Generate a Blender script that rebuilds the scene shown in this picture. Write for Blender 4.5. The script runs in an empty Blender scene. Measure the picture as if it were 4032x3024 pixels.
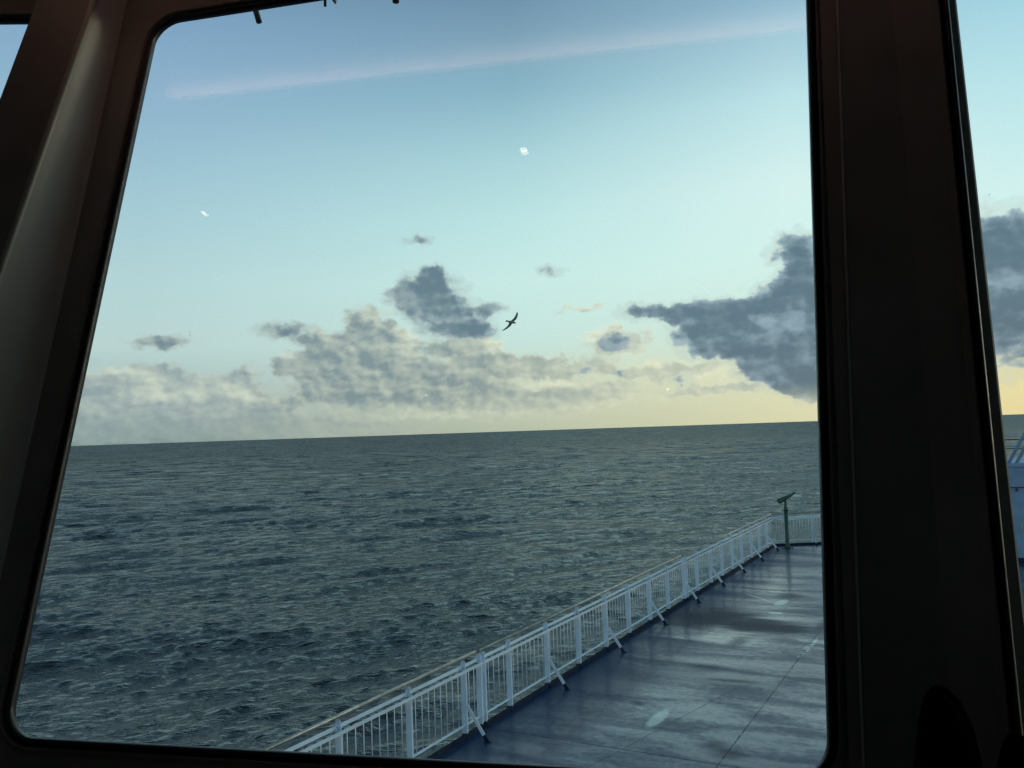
import bpy, bmesh, math, random
import numpy as np
from mathutils import Vector, Matrix
R = math.radians
rnd = random.Random(4)
sc = bpy.context.scene
COL = sc.collection

# ------------------------------------------------------------------ camera
EYE = Vector((0.0, 0.0, 4.4))
yaw, pitch, roll = R(28.7), R(3.13), R(1.92)
fw = Vector((-math.sin(yaw)*math.cos(pitch), math.cos(yaw)*math.cos(pitch), math.sin(pitch)))
r0 = Vector((math.cos(yaw), math.sin(yaw), 0)); u0 = r0.cross(fw)
rt = math.cos(roll)*r0 - math.sin(roll)*u0
up = math.cos(roll)*u0 + math.sin(roll)*r0
cd = bpy.data.cameras.new('camera'); cam = bpy.data.objects.new('camera', cd); COL.objects.link(cam)
cam.matrix_world = Matrix(((rt.x, up.x, -fw.x, EYE.x), (rt.y, up.y, -fw.y, EYE.y), (rt.z, up.z, -fw.z, EYE.z), (0, 0, 0, 1)))
cd.lens = 30.16; cd.sensor_width = 36; cd.clip_start = 0.02; cd.clip_end = 2e5
sc.camera = cam
sc.view_settings.view_transform = 'Standard'; sc.view_settings.look = 'None'
sc.view_settings.exposure = 0.0; sc.view_settings.gamma = 1.0
sc.cycles.transparent_max_bounces = 24
sc.cycles.max_bounces = 8
sc.cycles.use_denoising = True; sc.cycles.denoising_prefilter = 'NONE'      # keeps the fine ripples on the water
sc.cycles.sample_clamp_indirect = 3
sc.cycles.use_adaptive_sampling = True; sc.cycles.adaptive_threshold = 0.015
sc.cycles.caustics_reflective = False

def lin(c):
    return tuple(((v/255)/12.92 if v/255 <= 0.04045 else ((v/255+0.055)/1.055)**2.4) for v in c) + (1,)

# ------------------------------------------------------------------ node helper
class NT:
    def __init__(s, tree): s.t = tree; s.n = tree.nodes; s.l = tree.links
    def new(s, typ, **kw):
        n = s.n.new(typ)
        for k, v in kw.items(): setattr(n, k, v)
        return n
    def put(s, sock, v):
        if isinstance(v, bpy.types.NodeSocket): s.l.new(v, sock)
        elif v is not None: sock.default_value = v
    def m(s, op, a, b=None, c=None, clamp=False):
        n = s.new('ShaderNodeMath', operation=op); n.use_clamp = clamp
        s.put(n.inputs[0], a); s.put(n.inputs[1], b)
        if c is not None: s.put(n.inputs[2], c)
        return n.outputs[0]
    def v(s, op, a, b=None, out=0):
        n = s.new('ShaderNodeVectorMath', operation=op)
        s.put(n.inputs[0], a)
        if b is not None: s.put(n.inputs[3] if op == 'SCALE' else n.inputs[1], b)
        return n.outputs[out]
    def mr(s, x, a, b, c=0.0, d=1.0, smooth=True):
        n = s.new('ShaderNodeMapRange', interpolation_type='SMOOTHSTEP' if smooth else 'LINEAR')
        s.put(n.inputs[0], x)
        for i, q in enumerate((a, b, c, d)): s.put(n.inputs[i+1], q)
        return n.outputs[0]
    def mix(s, f, a, b, blend='MIX'):
        n = s.new('ShaderNodeMix', data_type='RGBA', blend_type=blend)
        s.put(n.inputs[0], f); s.put(n.inputs[6], a); s.put(n.inputs[7], b)
        return n.outputs[2]
    def noise(s, vec, scale, detail=4, rough=0.5, dist=0.0, out=0):
        n = s.new('ShaderNodeTexNoise')
        s.put(n.inputs['Vector'], vec); n.inputs['Scale'].default_value = scale
        n.inputs['Detail'].default_value = detail; n.inputs['Roughness'].default_value = rough
        n.inputs['Distortion'].default_value = dist
        return n.outputs[out]
    def xyz(s, x, y, z=0.0):
        n = s.new('ShaderNodeCombineXYZ')
        for i, q in enumerate((x, y, z)): s.put(n.inputs[i], q)
        return n.outputs[0]
    def sep(s, v):
        n = s.new('ShaderNodeSeparateXYZ'); s.put(n.inputs[0], v); return n.outputs
    def ramp(s, f, stops):
        n = s.new('ShaderNodeValToRGB'); s.put(n.inputs[0], f)
        e = n.color_ramp.elements
        while len(e) < len(stops): e.new(0.5)
        for q, (p, c) in zip(e, stops): q.position = p; q.color = c
        return n.outputs[0]

# ------------------------------------------------------------------ sky
SUN_AZ, SUN_EL = 38.0, 6.0          # azimuth clockwise from the bow (+Y)
w = bpy.data.worlds.new('World'); sc.world = w; w.use_nodes = True
w.node_tree.nodes.clear(); N = NT(w.node_tree)
tc = N.new('ShaderNodeTexCoord').outputs['Generated']
d = N.sep(N.v('NORMALIZE', tc))
AZ = N.m('MULTIPLY', N.m('ARCTAN2', d[0], d[1]), 57.29578)
EL = N.m('MULTIPLY', N.m('ARCSINE', d[2]), 57.29578)
sky = N.new('ShaderNodeTexSky', sky_type='NISHITA')
sky.sun_disc = False; sky.sun_elevation = R(SUN_EL); sky.sun_rotation = R(SUN_AZ)
sky.altitude = 20; sky.air_density = 1.0; sky.dust_density = 1.5; sky.ozone_density = 2.0
nish = N.v('SCALE', sky.outputs[0], 0.10)
# clear-air tint by elevation, for four bearings from port quarter round towards the sun
def rr(stops): return N.ramp(N.m('DIVIDE', EL, 60.0, clamp=True), [(e/60, lin(c)) for e, c in stops])
S0 = rr([(0, (138, 157, 156)), (3, (176, 197, 200)), (6, (200, 223, 221)), (10, (194, 224, 227)), (15, (176, 212, 225)), (20, (156, 192, 217)), (25, (138, 174, 208)), (35, (76, 102, 122)), (60, (36, 52, 64))])
S1 = rr([(0, (198, 203, 180)), (3, (212, 222, 200)), (6, (212, 239, 233)), (10, (216, 247, 242)), (14, (203, 240, 240)), (18, (182, 222, 229)), (22, (148, 190, 209)), (27, (121, 156, 182)), (37, (84, 112, 130)), (60, (42, 60, 72))])
S2 = rr([(0, (234, 227, 186)), (3, (238, 235, 200)), (7, (226, 248, 236)), (11, (228, 255, 249)), (15, (230, 254, 251)), (20, (204, 240, 245)), (26, (152, 190, 214)), (36, (144, 180, 194)), (60, (82, 108, 118))])
S3 = rr([(0, (248, 226, 165)), (3, (246, 232, 176)), (7, (226, 244, 235)), (12, (226, 254, 250)), (18, (200, 240, 246)), (25, (164, 214, 234)), (36, (164, 198, 208)), (60, (98, 124, 134))])
g = N.mix(N.mr(AZ, -52, -28, smooth=False), S0, S1)
g = N.mix(N.mr(AZ, -28, -10, smooth=False), g, S2)
g = N.mix(N.mr(AZ, -10, 4, smooth=False), g, S3)
clear = N.mix(0.88, nish, N.v('SCALE', g, 1.14))
# clouds, laid out by bearing and elevation (degrees)
BK = [(-54.05,3.13,4.64,2.30),(-51.06,3.27,4.25,2.17),(-48.23,2.76,3.87,1.92),(-46.70,2.97,2.40,2.17),(-45.17,1.81,3.09,1.46),(-57.01,2.56,3.87,2.09),(-45.19,0.72,16.23,1.09),(-54.81,0.87,7.73,1.25),(-38.31,6.68,2.71,2.30),(-40.89,5.26,3.56,2.30),(-36.99,5.04,4.06,2.71),(-42.82,4.54,3.29,1.09),(-44.02,2.08,2.32,0.92),(-39.30,3.11,5.41,2.30),(-35.51,3.32,3.09,2.09),(-30.39,4.41,6.57,1.34),(-25.45,4.08,5.80,1.09),(-31.99,2.76,5.41,1.67),(-25.20,2.37,6.96,1.17),(-18.14,3.62,6.57,0.83),(-28.94,1.58,10.05,1.09),(-21.69,5.68,2.90,1.42),(-31.90,5.84,3.48,1.09),(-23.76,7.92,2.13,0.50),(-14.94,2.27,6.18,0.67)]
DK = [(-50.90,6.24,3.09,0.63),(-43.58,6.99,2.63,0.79),(-34.63,12.80,1.70,0.50),(-25.98,10.55,1.78,0.63),(-34.02,9.35,3.56,2.09),(-33.87,10.26,1.24,1.17),(-32.62,7.55,4.44,1.75),(-31.56,6.72,2.71,1.00),(-29.96,8.15,1.55,0.58),(-35.26,8.98,2.32,1.50),(-19.02,7.56,3.48,0.92),(-15.30,7.34,4.64,1.42),(-13.30,6.22,6.38,2.17),(-10.82,7.38,4.25,2.34),(-10.79,5.03,5.60,3.13),(-14.80,5.33,4.25,1.92),(-11.17,3.13,3.67,1.92),(-9.82,2.09,2.32,1.34),(-9.90,10.56,2.47,2.09),(-9.35,8.72,2.90,1.92),(-5.83,5.83,7.73,6.26),(2.14,6.74,5.80,6.68),(-1.14,7.64,5.41,5.84),(3.00,9.79,3.87,2.92),(-21.63,5.71,2.01,1.09),(-21.31,3.70,0.77,0.67),(-17.57,2.93,1.16,0.58),(-23.76,3.77,1.00,0.46)]
LT = [(-51.73,3.05,2.32,1.42),(-48.78,3.15,1.93,1.09),(-46.28,2.90,1.70,1.50),(-53.53,4.47,3.09,0.50),(-35.43,6.23,1.62,2.09),(-37.38,7.64,1.55,0.58),(-30.03,6.00,3.48,1.09),(-24.13,6.19,5.02,1.09),(-18.70,4.62,4.64,1.09),(-26.41,2.97,3.48,0.58),(-21.64,6.84,2.71,0.67),(-23.75,8.10,2.32,0.50),(-14.89,3.32,2.32,1.00),(-18.53,1.45,8.50,0.67),(-31.73,1.20,10.82,0.58)]
LP = [(-12.04,5.64,2.49,1.21),(-10.58,6.48,1.85,1.21),(-12.42,6.61,1.21,0.80),(-19.57,5.46,3.22,0.96),(-17.16,5.55,2.01,0.72),(1.74,7.85,3.22,1.21),(-31.85,7.53,2.41,0.56),(-35.36,8.68,1.61,0.40)]
P = N.xyz(AZ, EL)
warp = N.v('SUBTRACT', N.noise(P, 0.6, 4, 0.5, out=1), (0.5, 0.5, 0.5))
warp2 = N.v('SUBTRACT', N.noise(N.v('MULTIPLY', P, (1.0, 1.3, 0)), 1.6, 4, 0.52, out=1), (0.5, 0.5, 0.5))
def field(p, blobs):
    acc = 0.0
    for a, e, ra, re in blobs:
        n = N.new('ShaderNodeVectorMath', operation='MULTIPLY_ADD'); N.put(n.inputs[0], p)
        n.inputs[1].default_value = (1/ra, 1/re, 0); n.inputs[2].default_value = (-a/ra, -e/re, 0)
        k = N.m('SUBTRACT', 1.0, N.v('DOT_PRODUCT', n.outputs[0], n.outputs[0], out=1), clamp=True)
        acc = N.m('MULTIPLY_ADD', k, N.m('MULTIPLY', k, 0.62) if re < 0.80 and ra < 2.2 else k, acc)
    return acc
pb = N.v('ADD', N.v('ADD', P, N.v('MULTIPLY', warp, (3.0, 1.9, 0))), N.v('MULTIPLY', warp2, (1.0, 0.8, 0)))
pd = N.v('ADD', N.v('ADD', P, N.v('MULTIPLY', warp, (1.8, 1.0, 0))), N.v('MULTIPLY', warp2, (0.9, 0.7, 0)))
Pn = N.v('MULTIPLY', P, (1.0, 1.4, 0))
Pw = N.v('ADD', Pn, N.v('MULTIPLY', warp2, (0.9, 0.9, 0)))
def vor(p, sc_):
    v = N.new('ShaderNodeTexVoronoi', feature='SMOOTH_F1', voronoi_dimensions='2D')
    N.put(v.inputs['Vector'], p); v.inputs['Scale'].default_value = sc_; v.inputs['Smoothness'].default_value = 0.35
    return v.outputs['Distance']
def billow(off):
    n1 = N.noise(N.v('ADD', Pn, off), 0.42, 4, 0.48)
    q = N.v('ADD', Pw, off)
    return N.m('ADD', n1, N.m('ADD', N.m('MULTIPLY', vor(q, 0.62), -0.24), N.m('MULTIPLY', vor(q, 1.5), -0.13)))
nz = billow((0, 0, 0)); nz_s = billow((0.30, 0.34, 0))
nb_e = N.m('ADD', N.m('MULTIPLY', N.m('SUBTRACT', 0.42, vor(Pw, 1.1)), 0.55), N.noise(Pn, 0.8, 6, 0.55))
fb = field(pb, BK); fd = field(pd, DK)
ne = N.m('SUBTRACT', nb_e, 0.5)
gb = N.mr(fb, 0.0, 0.12); gd = N.mr(fd, 0.0, 0.10)
db = N.m('ADD', fb, N.m('MULTIPLY', ne, 0.9))
ab = N.m('MULTIPLY', gb, N.mr(db, 0.0, 0.60))
dd_ = N.m('ADD', fd, N.m('MULTIPLY', ne, 0.65))
ad = N.m('MULTIPLY', gd, N.mr(dd_, 0.0, 0.80))
relief = N.m('SUBTRACT', nz, nz_s)
pl = N.v('ADD', N.v('ADD', P, N.v('MULTIPLY', warp, (1.6, 1.0, 0))), N.v('MULTIPLY', warp2, (1.6, 1.2, 0)))
fl = field(pl, LT)
lb = N.m('ADD', N.m('MULTIPLY', relief, 1.8), N.mr(db, 0.75, 0.15, 0.0, 0.40))
lb = N.m('ADD', lb, N.m('MULTIPLY', N.m('MINIMUM', fl, 1.1), 0.58))
lb = N.m('ADD', lb, N.m('MULTIPLY', ne, 0.45))
lb = N.mr(lb, -0.25, 0.95, smooth=False)
ld = N.m('ADD', N.m('MULTIPLY', relief, 1.5), N.mr(dd_, 1.35, 0.15, 0.0, 0.85))
ld = N.m('ADD', ld, N.m('MULTIPLY', N.m('SUBTRACT', N.noise(Pn, .28, 4, .5), .5), 1.5))
ld = N.m('ADD', ld, N.m('MULTIPLY', field(pl, LP), 0.5))
ld = N.mr(ld, -0.15, 0.95)
t = N.mr(AZ, -50, -12, smooth=False)
ts = N.mr(AZ, -36, -18)
cb_sh = N.mix(ts, N.mix(N.m('MULTIPLY', N.mr(AZ, -47, -42), N.mr(EL, 1.0, 2.6)), lin((148, 162, 167)), lin((126, 143, 150))), lin((184, 191, 178)))
cb_li = N.mix(t, lin((214, 220, 202)), lin((246, 240, 208)))
cb = N.mix(lb, cb_sh, cb_li)
cb = N.mix(N.mr(EL, 0, 2.8, 0.72, 0.0), cb, N.mix(t, lin((140, 158, 157)), lin((228, 222, 185))))
dk_t = N.mr(AZ, -48, -12, smooth=False)
cd_sh = N.mix(dk_t, lin((106, 130, 144)), lin((88, 112, 130)))
cd_li = N.mix(dk_t, lin((176, 188, 184)), lin((152, 174, 188)))
cdk = N.mix(ld, cd_sh, cd_li)
# thin sunlit rim where the cloud is thin
rim = N.m('MULTIPLY', N.mr(ad, 0.05, 0.45), N.mr(ad, 0.85, 0.45))
cdk = N.mix(N.m('MULTIPLY', rim, N.mr(AZ, -42, -15, 0.10, 0.60)), cdk, lin((232, 234, 212)))
fade = N.mr(EL, 0.3, 2.6, 0.35, 1.0)
skyc = N.mix(N.m('MULTIPLY', ab, 0.90), clear, N.v('SCALE', cb, 1.12))
skyc = N.mix(N.m('MULTIPLY', N.m('MULTIPLY', ad, fade), 0.94), skyc, N.v('SCALE', cdk, 1.10))
bg = N.new('ShaderNodeBackground'); N.put(bg.inputs[0], skyc); bg.inputs[1].default_value = 1.0
ow = N.new('ShaderNodeOutputWorld'); N.l.new(bg.outputs[0], ow.inputs[0])
w.cycles.sampling_method = 'MANUAL'; w.cycles.sample_map_resolution = 512

sl = bpy.data.lights.new('sun', 'SUN'); sl.energy = 0.25; sl.angle = R(12); sl.color = (1.0, 0.86, 0.66)
so = bpy.data.objects.new('sun', sl); COL.objects.link(so)
sd = Vector((math.sin(R(SUN_AZ))*math.cos(R(SUN_EL)), math.cos(R(SUN_AZ))*math.cos(R(SUN_EL)), math.sin(R(SUN_EL))))
so.rotation_euler = sd.to_track_quat('Z', 'Y').to_euler(); so.location = (30, 40, 30)

# ------------------------------------------------------------------ materials
def mat(name, base, rough=0.5, spec=0.5, metal=0.0, build=None):
    m = bpy.data.materials.new(name); m.use_nodes = True
    M = NT(m.node_tree); b = m.node_tree.nodes['Principled BSDF']
    b.inputs['Base Color'].default_value = (*base, 1); b.inputs['Roughness'].default_value = rough
    b.inputs['Specular IOR Level'].default_value = spec; b.inputs['Metallic'].default_value = metal
    if build: build(M, b)
    return m
def worn(c1, c2, scale=3.0, r1=0.4, r2=0.6, bump=0.0):
    def f(M, b):
        o = M.new('ShaderNodeTexCoord').outputs['Object']
        n = M.noise(o, scale, 6, 0.6)
        M.put(b.inputs['Base Color'], M.mix(M.mr(n, 0.35, 0.68), (*c1, 1), (*c2, 1)))
        M.put(b.inputs['Roughness'], M.mr(M.noise(o, scale*2.3, 4), 0.3, 0.7, r1, r2))
        if bump:
            bn = M.new('ShaderNodeBump'); bn.inputs['Distance'].default_value = bump; bn.inputs['Strength'].default_value = 0.6
            M.put(bn.inputs['Height'], M.noise(o, 260, 3)); M.put(b.inputs['Normal'], bn.outputs[0])
    return f
def emis(name, col, s):
    m = bpy.data.materials.new(name); m.use_nodes = True; M = NT(m.node_tree); m.node_tree.nodes.clear()
    e = M.new('ShaderNodeEmission'); e.inputs[0].default_value = (*col, 1); e.inputs[1].default_value = s
    o = M.new('ShaderNodeOutputMaterial'); M.l.new(e.outputs[0], o.inputs[0]); return m

WHITE = mat('white_paint', (.70,.82,.96), build=worn((.70,.83,.98), (.60,.71,.84), 2.5, .35, .55))
SHADEP = mat('shaded_white_paint', (.22,.34,.52), build=worn((.23,.35,.54), (.18,.29,.45), 2.5, .4, .55))  # white paint with the blue of its shaded side put into the colour
NAVYP = mat('navy_paint', (.012,.022,.05), spec=.08, build=worn((.010,.020,.045), (.016,.028,.055), 5, .45, .6))
STEEL = mat('weathered_steel', (.42,.42,.39), build=worn((.46,.46,.43), (.28,.28,.25), 9, .3, .5))
for mm in (STEEL,): mm.node_tree.nodes['Principled BSDF'].inputs['Metallic'].default_value = 0.7
GREEN = mat('green_paint', (.015,.07,.06), build=worn((.014,.075,.06), (.02,.05,.045), 8, .35, .55))
BLACK = mat('black_rubber', (.012,.012,.014), build=worn((.012,.012,.015), (.02,.02,.022), 20, .35, .5))
DARKM = mat('dark_metal', (.03,.03,.035), build=worn((.025,.026,.03), (.05,.05,.05), 12, .4, .6))
LOUNGE = mat('lounge_panel', (.75,.74,.71), build=worn((.76,.75,.72), (.70,.69,.66), 3, .5, .7))
LEDGE = mat('ledge_laminate', (.05,.045,.04), build=worn((.05,.045,.038), (.07,.062,.05), 6, .35, .5))
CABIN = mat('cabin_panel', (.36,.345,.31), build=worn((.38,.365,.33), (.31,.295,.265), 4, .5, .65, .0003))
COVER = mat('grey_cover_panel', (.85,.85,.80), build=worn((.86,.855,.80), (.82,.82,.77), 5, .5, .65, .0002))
CEIL = mat('ceiling_panel', (.7,.69,.66), build=worn((.72,.71,.68), (.66,.65,.62), 4, .6, .7))
RECESS = mat('recess_paint', (.6,.52,.46), build=worn((.6,.52,.46), (.52,.46,.40), 8, .6, .7))
FLOORM = mat('carpet', (.3,.29,.28), build=worn((.29,.285,.28), (.34,.33,.32), 30, .8, .9))
TRIM = mat('pale_trim', (.6,.61,.55), .45, build=worn((.62,.63,.56),(.52,.54,.48),6,.4,.5))
SHOE = mat('black_suede', (.003,.003,.004), rough=.95, spec=.0, build=worn((.003,.003,.004), (.007,.007,.008), 40, .75, .9, .0006))
FEATHER = mat('feathers', (.2,.22,.24), build=worn((.26,.29,.32), (.12,.14,.15), 6, .6, .8))
WARM = emis('warm_lamp', (1.0, .62, .34), 4.0)
SPOT = emis('downlight', (1.0, .76, .48), 7.0)
COVE = emis('cove_strip', (1.0, .55, .46), 9.0)

def glass():
    m = bpy.data.materials.new('window_glass'); m.use_nodes = True; M = NT(m.node_tree); m.node_tree.nodes.clear()
    tr = M.new('ShaderNodeBsdfTransparent'); tr.inputs[0].default_value = (.945,.972,.968,1)
    gl = M.new('ShaderNodeBsdfGlossy'); gl.inputs['Roughness'].default_value = 0.0; gl.inputs[0].default_value = (1,1,1,1)
    lw = M.new('ShaderNodeLayerWeight'); lw.inputs[0].default_value = 0.5
    f = M.m('MULTIPLY_ADD', M.m('POWER', lw.outputs['Facing'], 5.0), 0.85, 0.045)
    mx = M.new('ShaderNodeMixShader'); M.put(mx.inputs[0], f); M.l.new(tr.outputs[0], mx.inputs[1]); M.l.new(gl.outputs[0], mx.inputs[2])
    # specks of dirt and salt on the outside
    o = M.new('ShaderNodeTexCoord').outputs['Object']
    vo = M.new('ShaderNodeTexVoronoi'); vo.inputs['Scale'].default_value = 9.0; M.put(vo.inputs['Vector'], M.v('ADD', o, M.v('SCALE', M.noise(o, 240, 2, out=1), .004)))
    rs = M.sep(vo.outputs['Color'])
    sp = M.m('MULTIPLY', M.m('LESS_THAN', vo.outputs['Distance'], M.m('MULTIPLY', rs[1], .013)), M.m('GREATER_THAN', rs[0], .80))
    df = M.new('ShaderNodeBsdfDiffuse'); df.inputs[0].default_value = (.05,.05,.05,1)
    m2 = M.new('ShaderNodeMixShader'); M.put(m2.inputs[0], M.m('MULTIPLY', sp, .55)); M.l.new(mx.outputs[0], m2.inputs[1]); M.l.new(df.outputs[0], m2.inputs[2])
    ou = M.new('ShaderNodeOutputMaterial'); M.l.new(m2.outputs[0], ou.inputs[0])
    return m
GLASS = glass()

# ------------------------------------------------------------------ mesh helpers
class MB:
    def __init__(s): s.v = []; s.f = []
    def add(s, vs, fs):
        o = len(s.v); s.v += [tuple(p) for p in vs]; s.f += [tuple(i+o for i in f) for f in fs]; return s
    def hexa(s, p):      # 8 corners: bottom ring 0-3, top ring 4-7
        return s.add(p, [(0,3,2,1),(4,5,6,7),(0,1,5,4),(1,2,6,5),(2,3,7,6),(3,0,4,7)])
    def box(s, x0, x1, y0, y1, z0, z1):
        return s.hexa([(x0,y0,z0),(x1,y0,z0),(x1,y1,z0),(x0,y1,z0),(x0,y0,z1),(x1,y0,z1),(x1,y1,z1),(x0,y1,z1)])
    def bar(s, a, b, side, wd, th):     # flat bar from a to b, 'side' = width direction
        a, b, side = Vector(a), Vector(b), Vector(side).normalized(); n = (b-a).normalized().cross(side).normalized()
        c = [(-.5,-.5),(.5,-.5),(.5,.5),(-.5,.5)]
        return s.hexa([q + side*wd*i + n*th*j for q in (a, b) for i, j in c])
    def tube(s, pts, r, n=12, cap=True):
        pts = [Vector(p) for p in pts]; rs = r if isinstance(r, (list, tuple)) else [r]*len(pts); rings = []
        ref = None
        for i, p in enumerate(pts):
            t = (pts[min(i+1, len(pts)-1)] - pts[max(i-1, 0)]).normalized()
            if ref is None: ref = Vector((0,0,1)) if abs(t.z) < .9 else Vector((1,0,0))
            a = t.cross(ref).normalized(); b = t.cross(a).normalized(); ref = -b if False else ref
            rings.append([p + (a*math.cos(k*2*math.pi/n) + b*math.sin(k*2*math.pi/n))*rs[i] for k in range(n)])
        vs = [q for r_ in rings for q in r_]; fs = []
        for i in range(len(pts)-1):
            for k in range(n): fs.append((i*n+k, i*n+(k+1)%n, (i+1)*n+(k+1)%n, (i+1)*n+k))
        if cap: fs += [tuple(range(n))[::-1], tuple((len(pts)-1)*n+k for k in range(n))]
        return s.add(vs, fs)
    def strips(s, rows, closed=False):  # rows of equal length points
        n = len(rows[0]); vs = [q for r_ in rows for q in r_]; fs = []
        for i in range(len(rows)-1):
            for k in range(n if closed else n-1): fs.append((i*n+k, i*n+(k+1)%n, (i+1)*n+(k+1)%n, (i+1)*n+k))
        return s.add(vs, fs)
    def build(s, name, m, parent=None, smooth=False, bevel=0, loc=None):
        me = bpy.data.meshes.new(name); me.from_pydata(s.v, [], s.f)
        bm = bmesh.new(); bm.from_mesh(me); bmesh.ops.recalc_face_normals(bm, faces=bm.faces)
        if bevel: bmesh.ops.bevel(bm, geom=bm.edges[:], offset=bevel, segments=2, affect='EDGES', profile=.5)
        bm.to_mesh(me); bm.free()
        if smooth:
            for p in me.polygons: p.use_smooth = True
        me.materials.append(m); o = bpy.data.objects.new(name, me); COL.objects.link(o)
        if parent is not None:
            o.parent = parent; o.matrix_parent_inverse = Matrix.Translation(-parent.location)
        return o
def tag(o, label=None, cat=None, group=None, kind=None):
    if label: o['label'] = label
    if cat: o['category'] = cat
    if group: o['group'] = group
    if kind: o['kind'] = kind
    return o
def thing(name, label, cat, loc=(0,0,0), group=None):
    o = bpy.data.objects.new(name, None); o.location = loc; o.empty_display_size = .1; COL.objects.link(o)
    return tag(o, label, cat, group)

# ------------------------------------------------------------------ sea
SEA = -16.0
def make_sea():
    az = np.radians(np.arange(-80.0, 22.001, 0.1)).astype(np.float64)
    dep = np.radians(np.concatenate([np.arange(30.0, 6.0, -0.04), np.arange(6.0, 0.2, -0.02), np.arange(0.2, 0.019, -0.01)]))
    hc = EYE.z - SEA
    r = hc/np.tan(dep)
    sp = np.gradient(r)
    X = r[:, None]*np.sin(az)[None, :]; Y = r[:, None]*np.cos(az)[None, :]
    Z = np.zeros_like(X); DX = np.zeros_like(X); DY = np.zeros_like(X)
    rg = np.random.default_rng(7); n = 260
    lam = np.exp(rg.uniform(np.log(0.9), np.log(70.0), n))
    octs = np.log2(70/0.9)
    th = np.radians(-50.0) + rg.normal(0, 1, n)*np.radians(np.where(lam > 4, 17, 36))
    for i in range(n):
        l = lam[i]; k = 2*np.pi/l
        s_oct = (0.0115 if l < 5 else 0.0058) if l < 16 else 0.0016
        a = math.sqrt(2*s_oct*octs/n)/k
        wt = np.clip((l/np.maximum(sp, 1e-3) - 1.8)/1.2, 0, 1)
        rows = np.nonzero(wt > 0)[0]
        if len(rows) == 0: continue
        q = rows[-1]+1
        sx, sy = math.sin(th[i]), math.cos(th[i])
        ph = k*(X[:q]*sx + Y[:q]*sy) + rg.uniform(0, 2*np.pi)
        A = (a*wt[:q])[:, None]
        Z[:q] += A*np.cos(ph); s_ = A*np.sin(ph)*0.9; DX[:q] -= s_*sx; DY[:q] -= s_*sy
    nr, na = X.shape
    co = np.stack([X+DX, Y+DY, SEA+Z], -1).reshape(-1, 3)
    i = np.arange(nr-1)[:, None]*na + np.arange(na-1)[None, :]
    F = np.stack([i, i+na, i+na+1, i+1], -1).reshape(-1, 4)
    # coarse calm sheet for the rest of the circle and under the ship
    b = len(co); aa = np.radians(np.linspace(22.0, 280.0, 60)); r2 = np.array([0.5, 20, 60, 200, 800, 4000, 60000.0])
    ex = np.stack([(r2[:, None]*np.sin(aa)), (r2[:, None]*np.cos(aa)), np.full((7, 60), SEA-.02)], -1).reshape(-1, 3)
    j = np.arange(6)[:, None]*60 + np.arange(59)[None, :]
    F2 = np.stack([j, j+60, j+61, j+1], -1).reshape(-1, 4) + b
    a3 = np.radians(np.linspace(-80, 22, 40)); r3 = np.array([0.5, r[0]+1.0])
    ex3 = np.stack([(r3[:, None]*np.sin(a3)), (r3[:, None]*np.cos(a3)), np.full((2, 40), SEA-1.2)], -1).reshape(-1, 3)
    j = np.arange(39); F3 = np.stack([j, j+40, j+41, j+1], -1) + b + len(ex)
    co = np.concatenate([co, ex, ex3]).astype(np.float32); F = np.concatenate([F, F2, F3]).astype(np.int32)
    me = bpy.data.meshes.new('sea'); me.vertices.add(len(co)); me.vertices.foreach_set('co', co.ravel())
    me.loops.add(F.size); me.loops.foreach_set('vertex_index', F.ravel())
    me.polygons.add(len(F)); me.polygons.foreach_set('loop_start', np.arange(0, F.size, 4, dtype=np.int32))
    me.polygons.foreach_set('use_smooth', np.ones(len(F), dtype=bool)); me.update(calc_edges=True)
    def wm(M, b):
        o = M.new('ShaderNodeNewGeometry').outputs['Position']
        mp = M.new('ShaderNodeMapping', vector_type='TEXTURE'); mp.inputs['Rotation'].default_value = (0, 0, R(46)); mp.inputs['Scale'].default_value = (2.3, 1.0, 1.0)
        M.put(mp.inputs[0], o); q = mp.outputs[0]
        dist = M.v('LENGTH', o, out=1)
        gust = M.noise(q, 0.018, 3, .55)
        n1 = M.noise(q, 0.55, 5, .62, .3); n2 = M.noise(q, 2.6, 4, .6)
        bp = M.new('ShaderNodeBump'); bp.inputs['Distance'].default_value = 1.0; bp.inputs['Strength'].default_value = 1.0
        h = M.m('MULTIPLY_ADD', M.noise(q, 8.0, 3, .6), .035, M.m('MULTIPLY_ADD', n2, .17, M.m('MULTIPLY', n1, .55)))
        M.put(bp.inputs['Height'], h)
        # ripples smaller than the mesh: tilt the normal directly
        def nv(sc_, dt): return M.v('SUBTRACT', M.noise(q, sc_, dt, .62, out=1), (.5,.5,.5))
        gs = M.mr(gust, .3, .7, .75, 1.25)
        tilt = M.v('ADD', M.v('SCALE', nv(1.9, 3), M.m('MULTIPLY', gs, 1.15)),
               M.v('ADD', M.v('SCALE', nv(.36, 2), M.m('MULTIPLY', gs, M.mr(dist, 70, 260, .15, 1.5))),
                          M.v('SCALE', nv(.09, 2), M.mr(dist, 250, 700, 0.0, 1.9))))
        tilt = M.v('ADD', tilt, M.v('SCALE', nv(.02, 2), M.mr(dist, 900, 3000, 0.0, 1.9)))
        tilt = M.v('MULTIPLY', tilt, (1, 1, 0))
        # of steep distant wavelets only the faces turned to the ship are seen: lean the mean slope that way
        lean = M.v('SCALE', M.v('NORMALIZE', M.v('MULTIPLY', o, (1, 1, 0))), M.mr(dist, 80, 900, -.04, -.19))
        nn = M.v('NORMALIZE', M.v('ADD', M.v('ADD', bp.outputs[0], tilt), lean))
        fr = M.new('ShaderNodeFresnel'); fr.inputs['IOR'].default_value = 1.333; M.put(fr.inputs['Normal'], nn)
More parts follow.
